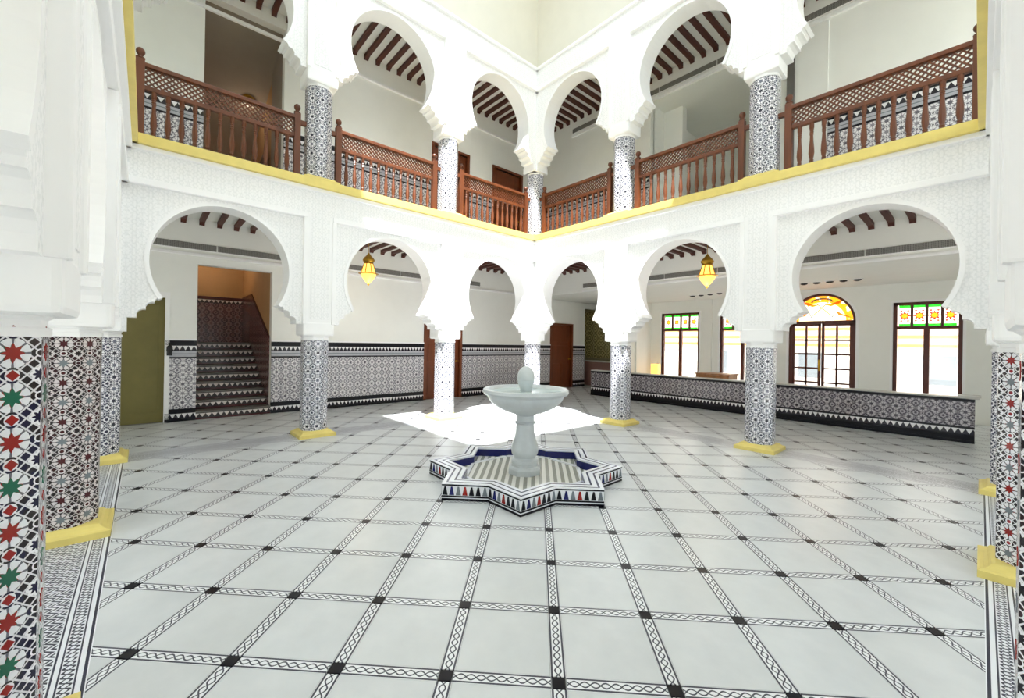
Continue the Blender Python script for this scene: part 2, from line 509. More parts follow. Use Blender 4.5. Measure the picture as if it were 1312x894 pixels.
def arcade(side, ends):
    M = SIDES[side]
    nm = {'left': 'wall_arcade_left', 'right': 'wall_arcade_right', 'near_left': 'wall_arcade_near_left', 'near_right': 'wall_arcade_near_right'}[side]
    lbl = {'left': 'white carved arcade wall facing the stained-glass door side, staircase behind it', 'right': 'white carved arcade wall in front of the low tiled bench wall', 'near_left': 'white carved arcade wall seen edge-on beside the green-and-red starred column', 'near_right': 'white carved arcade wall seen edge-on beside the low bench wall end'}[side]
    g = .006 if side.startswith('near') else 0.0    # keep coplanar corner faces apart
    # frieze between the storeys is the root
    root = MB().box(-.21, N3+.21, -.21-g, .21+g, Z_TOP, 4.03, M).box(-.21, N3+.21, -.21-g, .21+g, 4.03, 4.10, M).build(nm, 'carved_plaster')
    tag(root, lbl, 'wall', kind='structure')
    MB().box(-.2, N3+.2, -.2-g, .2+g, Z_TOP+DZ, 8.32, M).build('frieze', 'carved_plaster', root)
    MB().box(-.26, N3+.26, -.26, .265+g, 4.03, 4.09, M).build('string_course', 'white', root, bev=.008)
    MB().box(-.31, N3+.31, -.22, .32+g, 4.09, 4.22, M).build('ledge', 'yellow', root, bev=.008)
    MB().box(-.25, N3+.25, -.2, .255+g, 8.27, 8.33, M).build('cornice', 'white', root, bev=.01)
    for lv in (0, 1):
        dz = lv*DZ
        for k in range(3):
            c = (k+.5)*S
            ap = arch_pts()
            pts = []
            def side_pts(sg, corner):
                base = [(c+sg*p, q+dz) for p, q in STEPS]
                if corner: return [(c+sg*1.47, Z_IMP+dz), (c+sg*1.05, Z_IMP+dz)] + base
                return [(c+sg*1.10, 1.86+dz)] + base
            lc, rc = k == 0, k == 2
            lft = side_pts(-1, lc); rgt = side_pts(1, rc)
            poly = lft + [(c+p, q+dz) for p, q in ap] + rgt[::-1] + [(rgt[0][0], Z_TOP+dz), (lft[0][0], Z_TOP+dz)]
            faces_only(MB().prism(poly, -.17-g, .17+g, M).build('arch_spandrel', 'carved_plaster', root), M)
            # rim moulding round the opening
            rin = [(c+p, q+dz) for p, q in arch_pts(rx=RX-.03, ru=RU-.03, rl=RL-.03)]
            rout = [(c+p, q+dz) for p, q in arch_pts(rx=RX+.02, ru=RU+.02, rl=RL+.02)]
            MB().strip(rin, rout, -.178, .19, M).build('arch_rim', 'white', root)
            # rectangular frame moulding
            h0 = c-1.05 if not lc else -.17; h1 = c+1.05 if not rc else N3+.17
            fr = MB().box(h0-.045, h1+.045, .15, .245, 3.585+dz, Z_TOP+.01+dz, M)
            if not lc: fr.box(c-1.10, c-1.035, .15, .245, 1.86+dz, 3.585+dz, M)
            if not rc: fr.box(c+1.035, c+1.10, .15, .245, 1.86+dz, 3.585+dz, M)
            fr.build('frame_moulding', 'white', root, bev=.012)
        for k in (1, 2):
            u = k*S
            pr = MB().box(u-.245, u+.245, -.225, .225, Z_IMP+dz, 1.90+dz, M)
            pr.build('impost', 'white', root, bev=.03)
            MB().box(u-.21, u+.21, -.22, .22, 1.88+dz, Z_TOP+dz, M).build('pier', 'white', root)
            MB().box(u-.145, u+.145, .2, .227, 1.94+dz, Z_TOP+dz, M).build('carved_panel', 'carved_plaster', root)
        for k in ends:
            u = k*S
            MB().box(u-.245, u+.245, -.2, .2, Z_IMP+dz, 1.84+dz, M).build('impost', 'white', root, bev=.03)
    return root
arcade('left', (0,)); arcade('right', (3,)); arcade('near_left', (0,)); arcade('near_right', (3,))

# ------------------------------------------------------------------ columns
def plinth_mb():
    mb = MB(); a = .2825
    # square slab with an ogee rising to the octagonal shaft
    prof = [(a, 0), (a, .052), (a-.012, .06), (a-.03, .064), (a-.052, .078), (a-.066, .098), (a-.086, .104)]
    vs = []; fs = []
    for h, z in prof: vs += [(-h, -h, z), (h, -h, z), (h, h, z), (-h, h, z)]
    for i in range(len(prof)-1):
        for j in range(4): fs.append((i*4+j, i*4+(j+1) % 4, (i+1)*4+(j+1) % 4, (i+1)*4+j))
    fs += [(3, 2, 1, 0), tuple(range(len(vs)-4, len(vs)))]
    return mb.add(vs, fs)
R8 = .195/cos(pi/8)
me_plinth = plinth_mb().mesh('plinth', 'yellow')
SH = {}
def shaft(mat):
    if mat not in SH: SH[mat] = MB().lathe([(R8, .10), (R8, 1.60)], 8, rot=.5).mesh('shaft', mat, uv=lambda c, n: ((c.dot(Vector((0, 0, 1)).cross(n).normalized()), c.z-.175) if abs(n.z) < .7 else (c.x, c.y)))
    return SH[mat]
me_neck = MB().lathe([(R8+.008, 1.595), (R8+.008, 1.625), (R8-.004, 1.632), (R8-.004, 1.655), (R8+.012, 1.665), (R8+.012, 1.70)], 8, rot=.5).mesh('capital', 'white')
def column(x, y, z, label, group, mat='zellige_skytint'):
    t = empty('column', (x, y, z), label=label, cat='column', group=group)
    inst(me_plinth, 'plinth', t); inst(shaft(mat), 'shaft', t); inst(me_neck, 'capital', t)
    return t
GL, GU = 'tiled columns round the courtyard', 'tiled columns of the upper gallery'
T = 'octagonal mosaic-tiled column on yellow plinth '
column(0, 0, 0, T+'standing in the courtyard corner behind the fountain', GL)
column(0, -S, 0, T+'in the sunlight between corner column and lantern arch', GL)
column(0, -2*S, 0, T+'between the staircase arch and the lantern arch', GL)
column(0, -N3, 0, T+'next to the olive-green doorway', GL)
column(S, 0, 0, T+'at the end of the low wall beside the fountain', GL)
column(2*S, 0, 0, T+'in front of the low tiled wall, left of the arched door', GL)
column(N3, 0, 0, T+'hidden corner one at the right end of the low tiled wall', GL)
near2 = column(S, -N3-.04, 0, T+'with dark red-black stars, behind the red-and-green starred column', GL, 'zellige_dark')
near = column(2*S, -N3-.04, 0, 'tall mosaic-tiled column with big red and green stars on white rosettes', GL, 'zellige')
near3 = column(N3, -S, 0, T+'with red and grey stars close to the low wall end', GL, 'zellige_redgrey')
near4 = column(N3, -2*S, 0, T+'with red tiles, next after the red and grey starred one', GL, 'zellige_redgrey')
column(N3, -N3, 0, T+'in the corner diagonally opposite the sunlit corner column', GL, 'zellige')
U = 'upper gallery octagonal tiled column with painted-in sky tint '
for x, y, l in ((0, 0, 'in the corner of the balcony'), (0, -S, 'half in sunlight next to the corner balcony rail'), (0, -2*S, 'between the dark-wood rail and the sunlit rail'), (0, -N3, 'at the far end of the dark-wood rail'),
                (S, 0, 'between corner rail and the rail before the open hall'), (2*S, 0, 'beside the long dark-brown rail'), (N3, 0, 'at the end of the long dark-brown rail'),
                (S, -N3, 'above the dark red-black starred column'), (2*S, -N3, 'above the big red and green starred column'), (N3, -S, 'above the red and grey starred column'), (N3, -2*S, 'above the second red and grey starred column'), (N3, -N3, 'in the corner diagonally opposite the balcony doors')):
    column(x, y, 4.2, U+l, GU)
# individually laid star and petal pieces on the nearest column
def star_poly(n, r1, r2):
    return [((r1 if i % 2 == 0 else r2)*cos(pi*i/n+pi/2), (r1 if i % 2 == 0 else r2)*sin(pi*i/n+pi/2)) for i in range(2*n)]
def petal_poly(r0, r1, w):
    return [(0, r0), (w*.55, r0+.3*(r1-r0)), (w, r1*.93), (w*.5, r1), (-w*.5, r1), (-w, r1*.93), (-w*.55, r0+.3*(r1-r0))]
ms = lambda a, t, b_: (a, t, b_)
me_star = {c: MB().prism(star_poly(8, .034, .019), 0, -.003, ms).mesh('star_tile', c) for c in ('red_tile', 'green_tile')}
me_pet = MB().prism(petal_poly(.027, .051, .0135), 0, -.0022, ms).mesh('petal_tile', 'white_tile')
me_dia = MB().prism(star_poly(4, .019, .013), 0, -.003, ms).mesh('small_star_tile', 'red_tile')
for fa in (0, pi/4, pi/2):
    nx, ny = cos(fa), sin(fa)
    for k in range(10):
        z = .175+k*.1515
        if z > 1.56: break
        base = (nx*.1945, ny*.1945, z)
        inst(me_star['red_tile' if k % 2 else 'green_tile'], 'star_tile', near, base, (0, 0, fa+pi/2))
        if fa == pi/4:
            for q in range(8):
                inst(me_pet, 'petal_tile', near, base, (0, (q+.5)*pi/4, fa+pi/2) if False else Matrix.Rotation(fa+pi/2, 3, 'Z').to_4x4().to_euler() if q < 0 else (Matrix.Rotation(fa+pi/2, 4, 'Z') @ Matrix.Rotation((q+.5)*pi/4, 4, 'Y')).to_euler())
        inst(me_dia, 'small_star_tile', near, (nx*.1945, ny*.1945, z+.0757), (0, 0, fa+pi/2))

def stars_on(col_, angs, a, b_):
    for fa in angs:
        for k in range(10):
            z = .175+k*.1515
            if z > 1.56: break
            inst(star_small[a if k % 2 else b_], 'star_tile', col_, (cos(fa)*.1945, sin(fa)*.1945, z), (0, 0, fa+pi/2))
star_small = {c: MB().prism(star_poly(8, .033, .018), 0, -.003, ms).mesh('star_tile', c) for c in ('maroon_tile', 'grey_tile', 'red_tile')}
stars_on(near2, (0, pi/4), 'maroon_tile', 'grey_tile')
stars_on(near3, (-pi/2, -3*pi/4), 'red_tile', 'grey_tile')
stars_on(near4, (-pi/2, -3*pi/4, pi), 'red_tile', 'grey_tile')

# ------------------------------------------------------------------ balustrades
HB = .96
def balustrade():
    t = empty('balustrade')
    for sx in (-1, 1):
        p = B(sx*HB-.047, sx*HB+.047, -.047, .047, 0, 1.10).build('newel_post', 'rail_wood', t, bev=.006)
        MB().lathe([(.03, 1.10), (.05, 1.11), (.05, 1.12), (.022, 1.135), (.03, 1.15), (.046, 1.175), (.05, 1.2), (.044, 1.225), (.024, 1.245), (.004, 1.25)], 12, (sx*HB, 0, 0)).build('finial', 'rail_wood', p, smooth=True)
        B(min(sx*HB, sx*(HB+.15)), max(sx*HB, sx*(HB+.15)), -.03, .03, .93, 1.0).build('wall_stub', 'rail_wood', t)
    B(-HB, HB, -.045, .045, 1.0, 1.06).build('top_rail', 'rail_wood', t, bev=.012)
    B(-HB, HB, -.032, .032, .70, .76).build('middle_rail', 'rail_wood', t, bev=.006)
    B(-HB, HB, -.035, .035, .03, .08).build('bottom_rail', 'rail_wood', t, bev=.006)
    lt = MB(); h = .24; n = 27; st = (2*HB)/n
    for i in range(-4, n+1):
        for sg in (-1, 1):
            a = -HB+i*st; b_ = a+h
            z0, z1 = (.76, 1.0) if sg > 0 else (1.0, .76)
            ta = max(0, (-HB-a)/h); tb = min(1, (HB-a)/h)
            if tb-ta < .1: continue
            lt.bar((a+h*ta, .004*sg, z0+(z1-z0)*ta), (a+h*tb, .004*sg, z0+(z1-z0)*tb), .016, .022, (0, 1, 0))
    tag(lt.build('lattice', 'rail_wood', t), kind='stuff')
    prof = [(.03, .08), (.03, .13), (.022, .135), (.03, .15), (.022, .165), (.03, .2), (.037, .26), (.034, .33), (.024, .44), (.02, .52), (.028, .535), (.02, .55), (.028, .565), (.02, .58), (.028, .595), (.022, .61), (.03, .62), (.03, .70)]
    me = MB().lathe(prof, 8).mesh('baluster', 'rail_wood', smooth=True)
    for i in range(12): inst(me, 'baluster', t, (-HB+(i+.97)*2*HB/12.94, 0, 0))
    return t
b0 = balustrade(); first = True
for side, k, l in (('left', 2, 'long dark brown balustrade in shade in front of the open stairwell upstairs'), ('left', 1, 'sunlit orange-brown balustrade on the balcony above the hanging lantern arch'), ('left', 0, 'short-looking sunlit balustrade in front of two brown doors upstairs'),
                   ('right', 0, 'balcony balustrade beside the corner column, blank wall behind it'), ('right', 1, 'balcony balustrade in front of the open upper hall recess'), ('right', 2, 'long dark brown balustrade with blue tiled dado showing behind')):
    o = b0 if first else copy_tree(b0); first = False
    M = SIDES[side]; p = M((k+.5)*S, 0, 4.215)
    o.location = p; o.rotation_euler = (0, 0, pi/2 if side == 'left' else 0)
    tag(o, l, 'balustrade', 'wooden balcony balustrades')

# ------------------------------------------------------------------ walls of the galleries
def wall(name, label, along, pos, a0, a1, z0, z1, th, openings, mat='cream'):
    """box wall with rectangular openings; along 'y' -> plane x=pos (solid from pos-th to pos), along 'x' -> plane y=pos (pos..pos+th)"""
    mb = MB()
    def bx(p0, p1, q0, q1):
        if p1-p0 < 1e-3 or q1-q0 < 1e-3: return
        if along == 'y': mb.box(pos-th, pos, p0, p1, q0, q1)
        else: mb.box(p0, p1, pos, pos+th, q0, q1)
    cur = a0
    for o0, o1, oz0, oz1 in sorted(openings):
        bx(cur, o0, z0, z1); bx(o0, o1, z0, oz0); bx(o0, o1, oz1, z1); cur = o1
    bx(cur, a1, z0, z1)
    return tag(mb.build(name, mat), label, 'wall', kind='structure')
XB = -2.7
wl = wall('wall_left', 'cream gallery wall with tiled dado beside the staircase opening', 'y', XB, -10.4, 5.45, 0, 3.98, .2, [(-8.6, -7.03, 0, 2.35), (-6.56, -5.27, 0, 3.05), (-1.5, -.35, 0, 2.3), (3.57, 4.68, 0, 2.3)])
B(XB-.2, XB, 5.45, 7.4, 3.0, 3.98).build('lintel', 'cream', wl)
XU = -1.75
wul = wall('wall_left_upper', 'cream upper gallery wall with two brown doors and stairwell opening', 'y', XU, -10.4, 1.95, 4.2, 8.12, .18, [(-6.59, -5.31, 4.2, 7.75), (-1.9, -.86, 4.2, 6.6), (.06, 1.1, 4.2, 6.6)])
wur = wall('wall_right_upper', 'pale upper gallery wall above the low bench wall', 'x', 1.75, -1.95, 10.4, 4.2, 8.12, .18, [(2.14, 4.62, 4.2, 7.45)])
# recess hall behind the upper right wall
hall = tag(MB().box(1.9, 2.14, 1.9, 4.6, 4.2, 7.6).box(4.62, 4.8, 1.9, 4.6, 4.2, 7.6).box(1.9, 4.8, 4.6, 4.8, 4.2, 7.6).box(1.9, 4.8, 1.93, 4.8, 7.45, 7.6).build('wall_upper_hall', 'cream'), 'pale recess of the upper hall behind a balustrade', 'wall', kind='structure')
MB().box(2.14, 2.62, 2.4, 2.6, 4.2, 7.45).build('pilaster', 'cream', hall)
B(5.0, 5.12, 1.66, 1.75, 4.2, 7.45).build('door_jamb', 'grey_metal', wur); B(5.12, 5.62, 1.71, 1.75, 4.2, 7.45).build('pilaster', 'cream', wur)

# other unseen gallery walls close the building; their windows are added for daylight
def near_wall(nm, l, al, pos, a0, a1):
    ops = [(a0+2.0+q*3.2, a0+4.2+q*3.2) for q in range(4)]
    face = pos
    lo = wall(nm, l+', ground storey', al, pos, a0, a1, 0, 4.0, .2, [(p, q, .1, 2.75) for p, q in ops[1:3]])
    up = wall(nm+'_upper', l+', upper storey', al, pos, a0, a1, 4.0, 8.12, .2, [(p, q, 4.9, 7.3) for p, q in (ops if al == 'y' else ops[3:])])
    for w_, z0, z1 in ((lo, .1, 2.75), (up, 4.9, 7.3)):
        for p, q in (ops[1:3] if w_ is lo else ops if al == 'y' else ops[3:]):
            c = pos+.1 if al == 'x' else pos-.1
            bx = (lambda u0, u1, t, v0, v1: B(u0, u1, c-t, c+t, v0, v1)) if al == 'x' else (lambda u0, u1, t, v0, v1: B(c-t, c+t, u0, u1, v0, v1))
            bx(p, q, .004, z0, z1).build('pane', 'clear_glass', w_)
            for u in (p, (p+q)/2-.03, q-.06): bx(u, u+.06, .03, z0, z1).build('added_window_bar', 'window_wood', w_)
near_wall('wall_near_left', 'cream outer wall with added daylight windows behind the starred columns', 'x', -N3-2.9-.2, -2.9, N3+2.9)
near_wall('wall_near_right', 'cream outer wall with added daylight windows behind the edge-on arcade', 'y', N3+2.9+.2, -N3-2.9, 7.1)

# dado
def dado(parent, along, pos, a0, a1, z=0, sg=1, panel='zellige_dado'):
    """tile dado on plane; sg = direction of the proud face"""
    def bx(z0, z1, t, p0=a0, p1=a1):
        mb = MB(); q = sorted((pos-.01*sg, pos+t*sg))
        if along == 'y': mb.box(q[0], q[1], p0, p1, z+z0, z+z1)
        else: mb.box(p0, p1, q[0], q[1], z+z0, z+z1)
        return mb
    d = bx(.24, 1.20, .02).build('dado_panel', panel, parent)
    bx(0, .05, .032).build('base_band', 'black_tile', d)
    bx(.05, .16, .03).build('toothed_band', 'teeth_band', d, uv=band_uv(z+.05))
    bx(.16, .24, .024).build('dark_band', 'black_tile', d)
    bx(1.20, 1.235, .024).build('dark_band', 'black_tile', d)
    bx(1.235, 1.285, .02).build('pale_band', 'pale_tile', d); bx(1.285, 1.30, .022).build('dark_line', 'grey_tile', d); bx(1.30, 1.35, .02).build('pale_band', 'pale_tile', d)
    bx(1.35, 1.46, .024).build('toothed_band', 'teeth_band', d, uv=band_uv(z+1.35))
    bx(1.46, 1.55, .03).build('dark_band', 'black_tile', d)
    bx(1.55, 1.585, .036).build('cap', 'white', d)
for a0, a1 in ((-7.03, -6.56), (-5.27, -1.56), (-.29, 3.51), (4.74, 5.45)): dado(wl, 'y', XB, a0, a1)
for a0, a1 in ((-5.31, -1.96), (-.8, 0), (1.16, 1.75), (-7.7, -6.59)): dado(wul, 'y', XU, a0, a1, 4.2)
for a0, a1 in ((-1.75, 2.14), (5.62, 7.7)): dado(wur, 'x', 1.75, a0, a1, 4.2, -1)
dado(hall, 'x', 4.6, 2.14, 4.62, 4.2, -1); dado(hall, 'y', 4.62, 1.93, 4.6, 4.2, -1)

# grilles and cornices on the gallery walls
def trims(parent, along, pos, a0, a1, sg, zg, zc, seg=1.3):
    def bx(z0, z1, t, p0, p1):
        q = sorted((pos-.01*sg, pos+t*sg))
        return MB().box(q[0], q[1], p0, p1, z0, z1) if along == 'y' else MB().box(p0, p1, q[0], q[1], z0, z1)
    bx(zc, zc+.06, .05, a0, a1).build('cornice', 'white', parent, bev=.012)
    if zg:
        n = max(1, round((a1-a0)/seg)); L = (a1-a0)/n
        for i in range(n): bx(zg, zg+.12, .018, a0+i*L+.012, a0+(i+1)*L-.012).build('air_grille', 'grille', parent)
        bx(zg-.02, zg, .024, a0, a1).build('grille_trim', 'white', parent)
trims(wl, 'y', XB, -8.9, .35, 1, 3.33, 3.2); trims(wl, 'y', XB, .35, 5.45, 1, 0, 3.2)
hd = tag(B(-2.7, 10.4, 2.7, 2.9, 3.2, 3.98).build('wall_right', 'cream'), 'cream header wall with dark air grille above the low tiled wall', 'wall', kind='structure')
trims(hd, 'x', 2.7, -.6, 10.0, -1, 3.33, 3.2)
trims(wul, 'y', XU, -7.9, 1.75, 1, 0, 7.47)
trims(wur, 'x', 1.75, -.3, 9.0, -1, 7.6, 7.48)

# floors / ceilings of the galleries with beams
def ceil(name, label, x0, x1, y0, y1, z0, z1, mat='cream'):
    return tag(B(x0, x1, y0, y1, z0, z1).build(name, mat), label, 'ceiling', kind='structure')
cl = ceil('ceiling_left', 'white ceiling with dark beams over the ground gallery by the staircase', -2.9, -.15, -10.4, 7.3, 3.93, 4.19)
cr = ceil('ceiling_right', 'white ceiling with dark beams over the gallery by the low wall', -.15, N3+2.9, .15, 7.3, 3.93, 4.19)
cnl = ceil('ceiling_near_left', 'plain ceiling of the gallery behind the starred columns', -.15, N3+2.9, -N3-2.9, -N3-.15, 3.93, 4.19)
cnr = ceil('ceiling_near_right', 'plain ceiling of the gallery behind the edge-on arcade', N3+.15, N3+2.9, -N3-.15, .15, 3.93, 4.19)
rl = ceil('ceiling_left_upper', 'white ceiling with dark beams over the upper gallery doors', -2.9, -.15, -10.4, 7.3, 8.03, 8.4)
rr = ceil('ceiling_right_upper', 'white ceiling with dark beams over the upper hall gallery', -.15, N3+2.9, .15, 7.3, 8.03, 8.4)
rnl = ceil('ceiling_near_left_upper', 'plain ceiling above the starred columns gallery', -.15, N3+2.9, -N3-2.9, -N3-.15, 8.03, 8.4)
rnr = ceil('ceiling_near_right_upper', 'plain ceiling above the edge-on upper arcade', N3+.15, N3+2.9, -N3-.15, .15, 8.03, 8.4)
room_c = ceil('ceiling_room', 'low white ceiling with small spotlights before the stained-glass doors', -2.7, N3+2.9, 2.9, 7.3, 3.2, 3.9)
def beams(parent, dirn, pos0, step, lo, hi, zb, zt, depth, arc):
    """beams perpendicular to the arcade, nosed at the back wall; cut by the hip in the corner"""
    k0 = math.ceil((lo-pos0)/step); k1 = math.floor((hi-pos0)/step)
    for k in range(k0, k1+1):
        p = pos0+k*step
        a = arc if p*(1 if dirn == 'x' else -1) > -.1 else None
        start = .16
        if dirn == 'x' and p < .16: start = -p+.05 if p < 0 else .16     # right gallery: p is x
        if dirn == 'y' and p > -.16: start = p+.05 if p > 0 else .16     # left gallery: p is y
        if depth-start < .25: continue
        prof = [(start, zt+.02), (start, zb+.02), (depth-.12, zb+.02), (depth-.07, zb-.0), (depth-.02, zb-.035), (depth+.01, zb-.02), (depth+.01, zt+.02)]
        f = (lambda q, t, z, p=p: (-q, p+t, z)) if dirn == 'y' else (lambda q, t, z, p=p: (p+t, q, z))
        MB().prism(prof, -.043, .043, f).build('beam', 'beam_wood', parent)
beams(cl, 'y', -6.796, .2855, -7.6, 2.6, 3.845, 3.93, 2.7, 0)
beams(cr, 'x', 5.556, .2757, -2.6, 7.6, 3.845, 3.93, 2.7, 0)
beams(rl, 'y', -3.94, .2623, -7.6, 1.7, 7.935, 8.03, 1.75, 0)
beams(rr, 'x', 2.378, .2576, -1.7, 7.6, 7.935, 8.03, 1.75, 0)
for par, zb, zt, dp in ((cl, 3.84, 3.94, 2.68), (rl, 7.93, 8.04, 1.73)):
    MB().bar((-.16, .16, (zb+zt)/2), (-dp, dp, (zb+zt)/2), .11, zt-zb).build('hip_beam', 'beam_wood', par)

# cove ceiling rising to the open skylight
cv = MB(); ring = []; NS = 14
ccx, ccy = N3/2, -N3/2
for i in range(NS+1):
    t = i/NS*pi/2
    h = 3.68-(3.68-2.35)*(1-cos(t)) ; z = 8.33+2.37*sin(t)
    ring.append((h, z))
vs = []; fs = []
outer = [(h+.14, z+.14) for h, z in ring[::-1]]
loop = ring + outer
for h, z in loop: vs += [(ccx-h, ccy-h, z), (ccx+h, ccy-h, z), (ccx+h, ccy+h, z), (ccx-h, ccy+h, z)]
n = len(loop)
for i in range(n):
    for j in range(4):
        a, b_ = i*4+j, i*4+(j+1) % 4; i2 = (i+1) % n
        fs.append((a, b_, i2*4+(j+1) % 4, i2*4+j))
cove = tag(MB().add(vs, fs).build('ceiling', 'cove', smooth=True), 'cream coved ceiling rising to the open skylight above the fountain', 'ceiling', kind='structure')
sk = MB()
for a0, a1, c0, c1 in ((-2.5, 2.5, -2.5, -2.36), (-2.5, 2.5, 2.36, 2.5), (-2.5, -2.36, -2.36, 2.36), (2.36, 2.5, -2.36, 2.36)): sk.box(ccx+a0, ccx+a1, ccy+c0, ccy+c1, 10.68, 10.9)
sk.build('skylight_kerb', 'white', cove)

# ------------------------------------------------------------------ staircase
st = tag(empty('staircase', (XB, -5.9, 0)), 'tiled staircase with toothed risers rising through the wall opening', 'staircase', kind='structure')
Y0s, Y1s = -.66, .63
rise, run = 1.5/9, .265
for i in range(9):
    z0, z1 = i*rise, (i+1)*rise
    x0 = -.06-i*run if i else .02
    s_ = B(-2.5, x0, Y0s, Y1s, z0+.0, z1-.03).build('step', 'maroon_tile', st) if i < 8 else B(-3.55, x0, Y0s, Y1s, z0, z1-.03).build('step', 'maroon_tile', st)
    B(x0-.01, x0+.008, Y0s, Y1s, z0+.035, z0+.135).build('toothed_riser', 'teeth_riser', s_, uv=band_uv(z0+.035))
    B(x0-run-.03 if i < 8 else -3.55, x0+.02, Y0s, Y1s, z1-.03, z1).build('tread', 'grey_metal', s_)
ws = tag(MB().box(-6.45, -6.25, -6.8, -5.0, 0, 7.9).box(-6.45, XB-.2, -6.76, -6.56, 0, 7.9).box(-6.45, XB-.2, -5.27, -5.07, 0, 7.9).build('wall_stairwell', 'warm_dim_wall'), 'stairwell walls and tile dado, dim warm light painted into their colour', 'wall', kind='structure')
MB().prism([(-6.26, 1.3), (-6.26, 2.7), (-4.95, 2.7), (-2.86, 1.62), (-2.86, 0), (-4.9, 0)], -5.29, -5.25, lambda a, t, b_: (a, t, b_)).build('dado_panel', 'zellige_shaded', ws)
MB().prism([(-6.26, 2.7), (-6.26, 2.75), (-4.93, 2.75), (-2.86, 1.68), (-2.86, 1.62), (-4.95, 2.7)], -5.295, -5.25, lambda a, t, b_: (a, t, b_)).build('dado_cap', 'maroon_tile', ws)
B(-6.26, -6.23, -6.56, -5.27, 1.4, 2.55).build('dado_panel', 'zellige_shaded', ws)
B(-6.26, -6.22, -6.56, -5.27, 2.55, 2.65).build('toothed_band', 'teeth_riser', ws, uv=band_uv(2.55)); B(-6.26, -6.215, -6.56, -5.27, 2.65, 2.72).build('dado_cap', 'maroon_tile', ws)
MB().prism([(-6.4, 6.0), (-6.4, 6.15), (-1.93, 7.95), (-1.93, 7.8)], -6.76, -5.07, lambda a, t, b_: (a, t, b_)).build('sloped_ceiling', 'shade_taupe', ws)
MB().box(-2.9, -1.93, -6.77, -6.6, 4.2, 7.9).box(-2.9, -1.93, -5.3, -5.13, 4.2, 7.9).build('reveal', 'shade_taupe', ws)
MB().prism([(-6.2, 4.6), (-6.2, 5.1), (-3.2, 5.9), (-3.2, 5.4)], -5.36, -5.30, lambda a, t, b_: (a, t, b_)).build('dado_panel', 'zellige_shaded', ws)

t = tag(empty('ceiling_lamp', (-3.75, -5.62, 7.02)), 'small oval lamp with added light on the sloped ceiling of the upper stairwell', 'lamp')
MB().lathe([(.16, .06), (.16, .02), (.13, -.03), (.06, -.055), (.01, -.06)], 20).build('lamp_shade', 'coping', t, smooth=True); MB().lathe([(.17, .14), (.17, .03), (.16, .025)], 20).build('rim', 'gold', t)
ld = bpy.data.lights.new('stair_fill_light', 'POINT'); ld.energy = 7; ld.color = (1, .8, .58); ld.shadow_soft_size = .12  # light added at the oval fixture to brighten the stairwell
lo_ = bpy.data.objects.new('stair_fill_light', ld); COL.objects.link(lo_); lo_.parent = t; lo_.location = (0, 0, -.22)

t = tag(empty('added_sconce', (-5.3, -6.54, 3.4)), 'added unseen sconce brightening the lower stairwell walls', 'lamp')  # unseen sconce added to brighten the lower stairs
B(-.05, .05, -.02, .02, -.12, .12).build('back_plate', 'gold', t, bev=.005); MB().lathe([(.03, -.06), (.07, .02), (.08, .1), (.07, .1)], 12, (0, .1, 0)).build('lamp_shade', 'coping', t, smooth=True); B(-.01, .01, .0, .1, -.05, -.03).build('arm', 'gold', t)
ld = bpy.data.lights.new('sconce_fill_light', 'POINT'); ld.energy = 34; ld.color = (1, .8, .56); ld.shadow_soft_size = .1
lo_ = bpy.data.objects.new('sconce_fill_light', ld); COL.objects.link(lo_); lo_.parent = t; lo_.location = (0, .12, .2)

# olive doorway
dv = tag(empty('door_1', (XB-.12, -7.8, 0)), 'olive-green double door half hidden behind the arch corbel', 'door', kind='structure')
for i, (a0, a1) in enumerate(((-.8, -.02), (0, .77))):
    lf = B(-.04, .02, a0, a1, 0, 2.35).build('door_leaf', 'olive', dv)
    B(.02, .03, a0+.1, a1-.1, .2, 2.2).build('door_panel', 'olive', lf, bev=.004)
B(-.1, -.05, -.85, .8, -.05, 2.45).build('leak_backing', 'dark', dv)  # board added to block daylight through the gap beside the leaf
MB().box(.0, .15, .76, .83, 0, 2.35).box(.0, .15, -.85, .83, 2.35, 2.45).build('door_frame', 'white', dv)

def panel_door(name, label, along, pos, a0, a1, z0, h, sg=1):
    """brown panelled door: pos = wall face"""
    w_ = a1-a0
    d = tag(empty(name, (pos, (a0+a1)/2, z0) if along == 'y' else ((a0+a1)/2, pos, z0), 0 if along == 'y' else -pi/2), label, 'door', kind='structure')
    hw = w_/2
    MB().box(-.12, .03, -hw-.06, -hw+.02, 0, h).box(-.12, .03, hw-.02, hw+.06, 0, h).box(-.12, .03, -hw-.06, hw+.06, h, h+.06).build('door_frame', 'door_wood', d)
    lf = B(-.11, -.06, -hw, hw, 0, h).build('door_leaf', 'door_wood', d)
    for q0, q1, r0, r1 in ((-hw+.12, -.05, .15, .9), (.05, hw-.12, .15, .9), (-hw+.12, hw-.12, 1.05, 1.55), (-hw+.12, hw-.12, 1.68, h-.14)):
        B(-.062, -.045, q0, q1, r0, r1).build('door_panel', 'door_wood', lf, bev=.008)
    MB().lathe([(.01, 0), (.028, .01), (.028, .012), (.012, .02), (.012, .05)], 10).box(-.012, .012, -.012, .11, .04, .055).build('door_handle', 'gold', lf).matrix_local = Matrix.Translation((-.055, hw-.1, 1.05)) @ Matrix.Rotation(pi/2, 4, 'Y')
    return d
panel_door('door_2', 'brown door behind the sunlit column at the ground-floor dado', 'y', XB, -1.5, -.35, 0, 2.3)
panel_door('door_3', 'brown panelled door between two short dado pieces near the reception', 'y', XB, 3.57, 4.68, 0, 2.3)
panel_door('door_4', 'upper brown door half hidden by the sunlit upper column', 'y', XU, -1.9, -.86, 4.2, 2.4)
panel_door('door_5', 'upper brown door above the balustrade beside the balcony corner', 'y', XU, .06, 1.1, 4.2, 2.4)

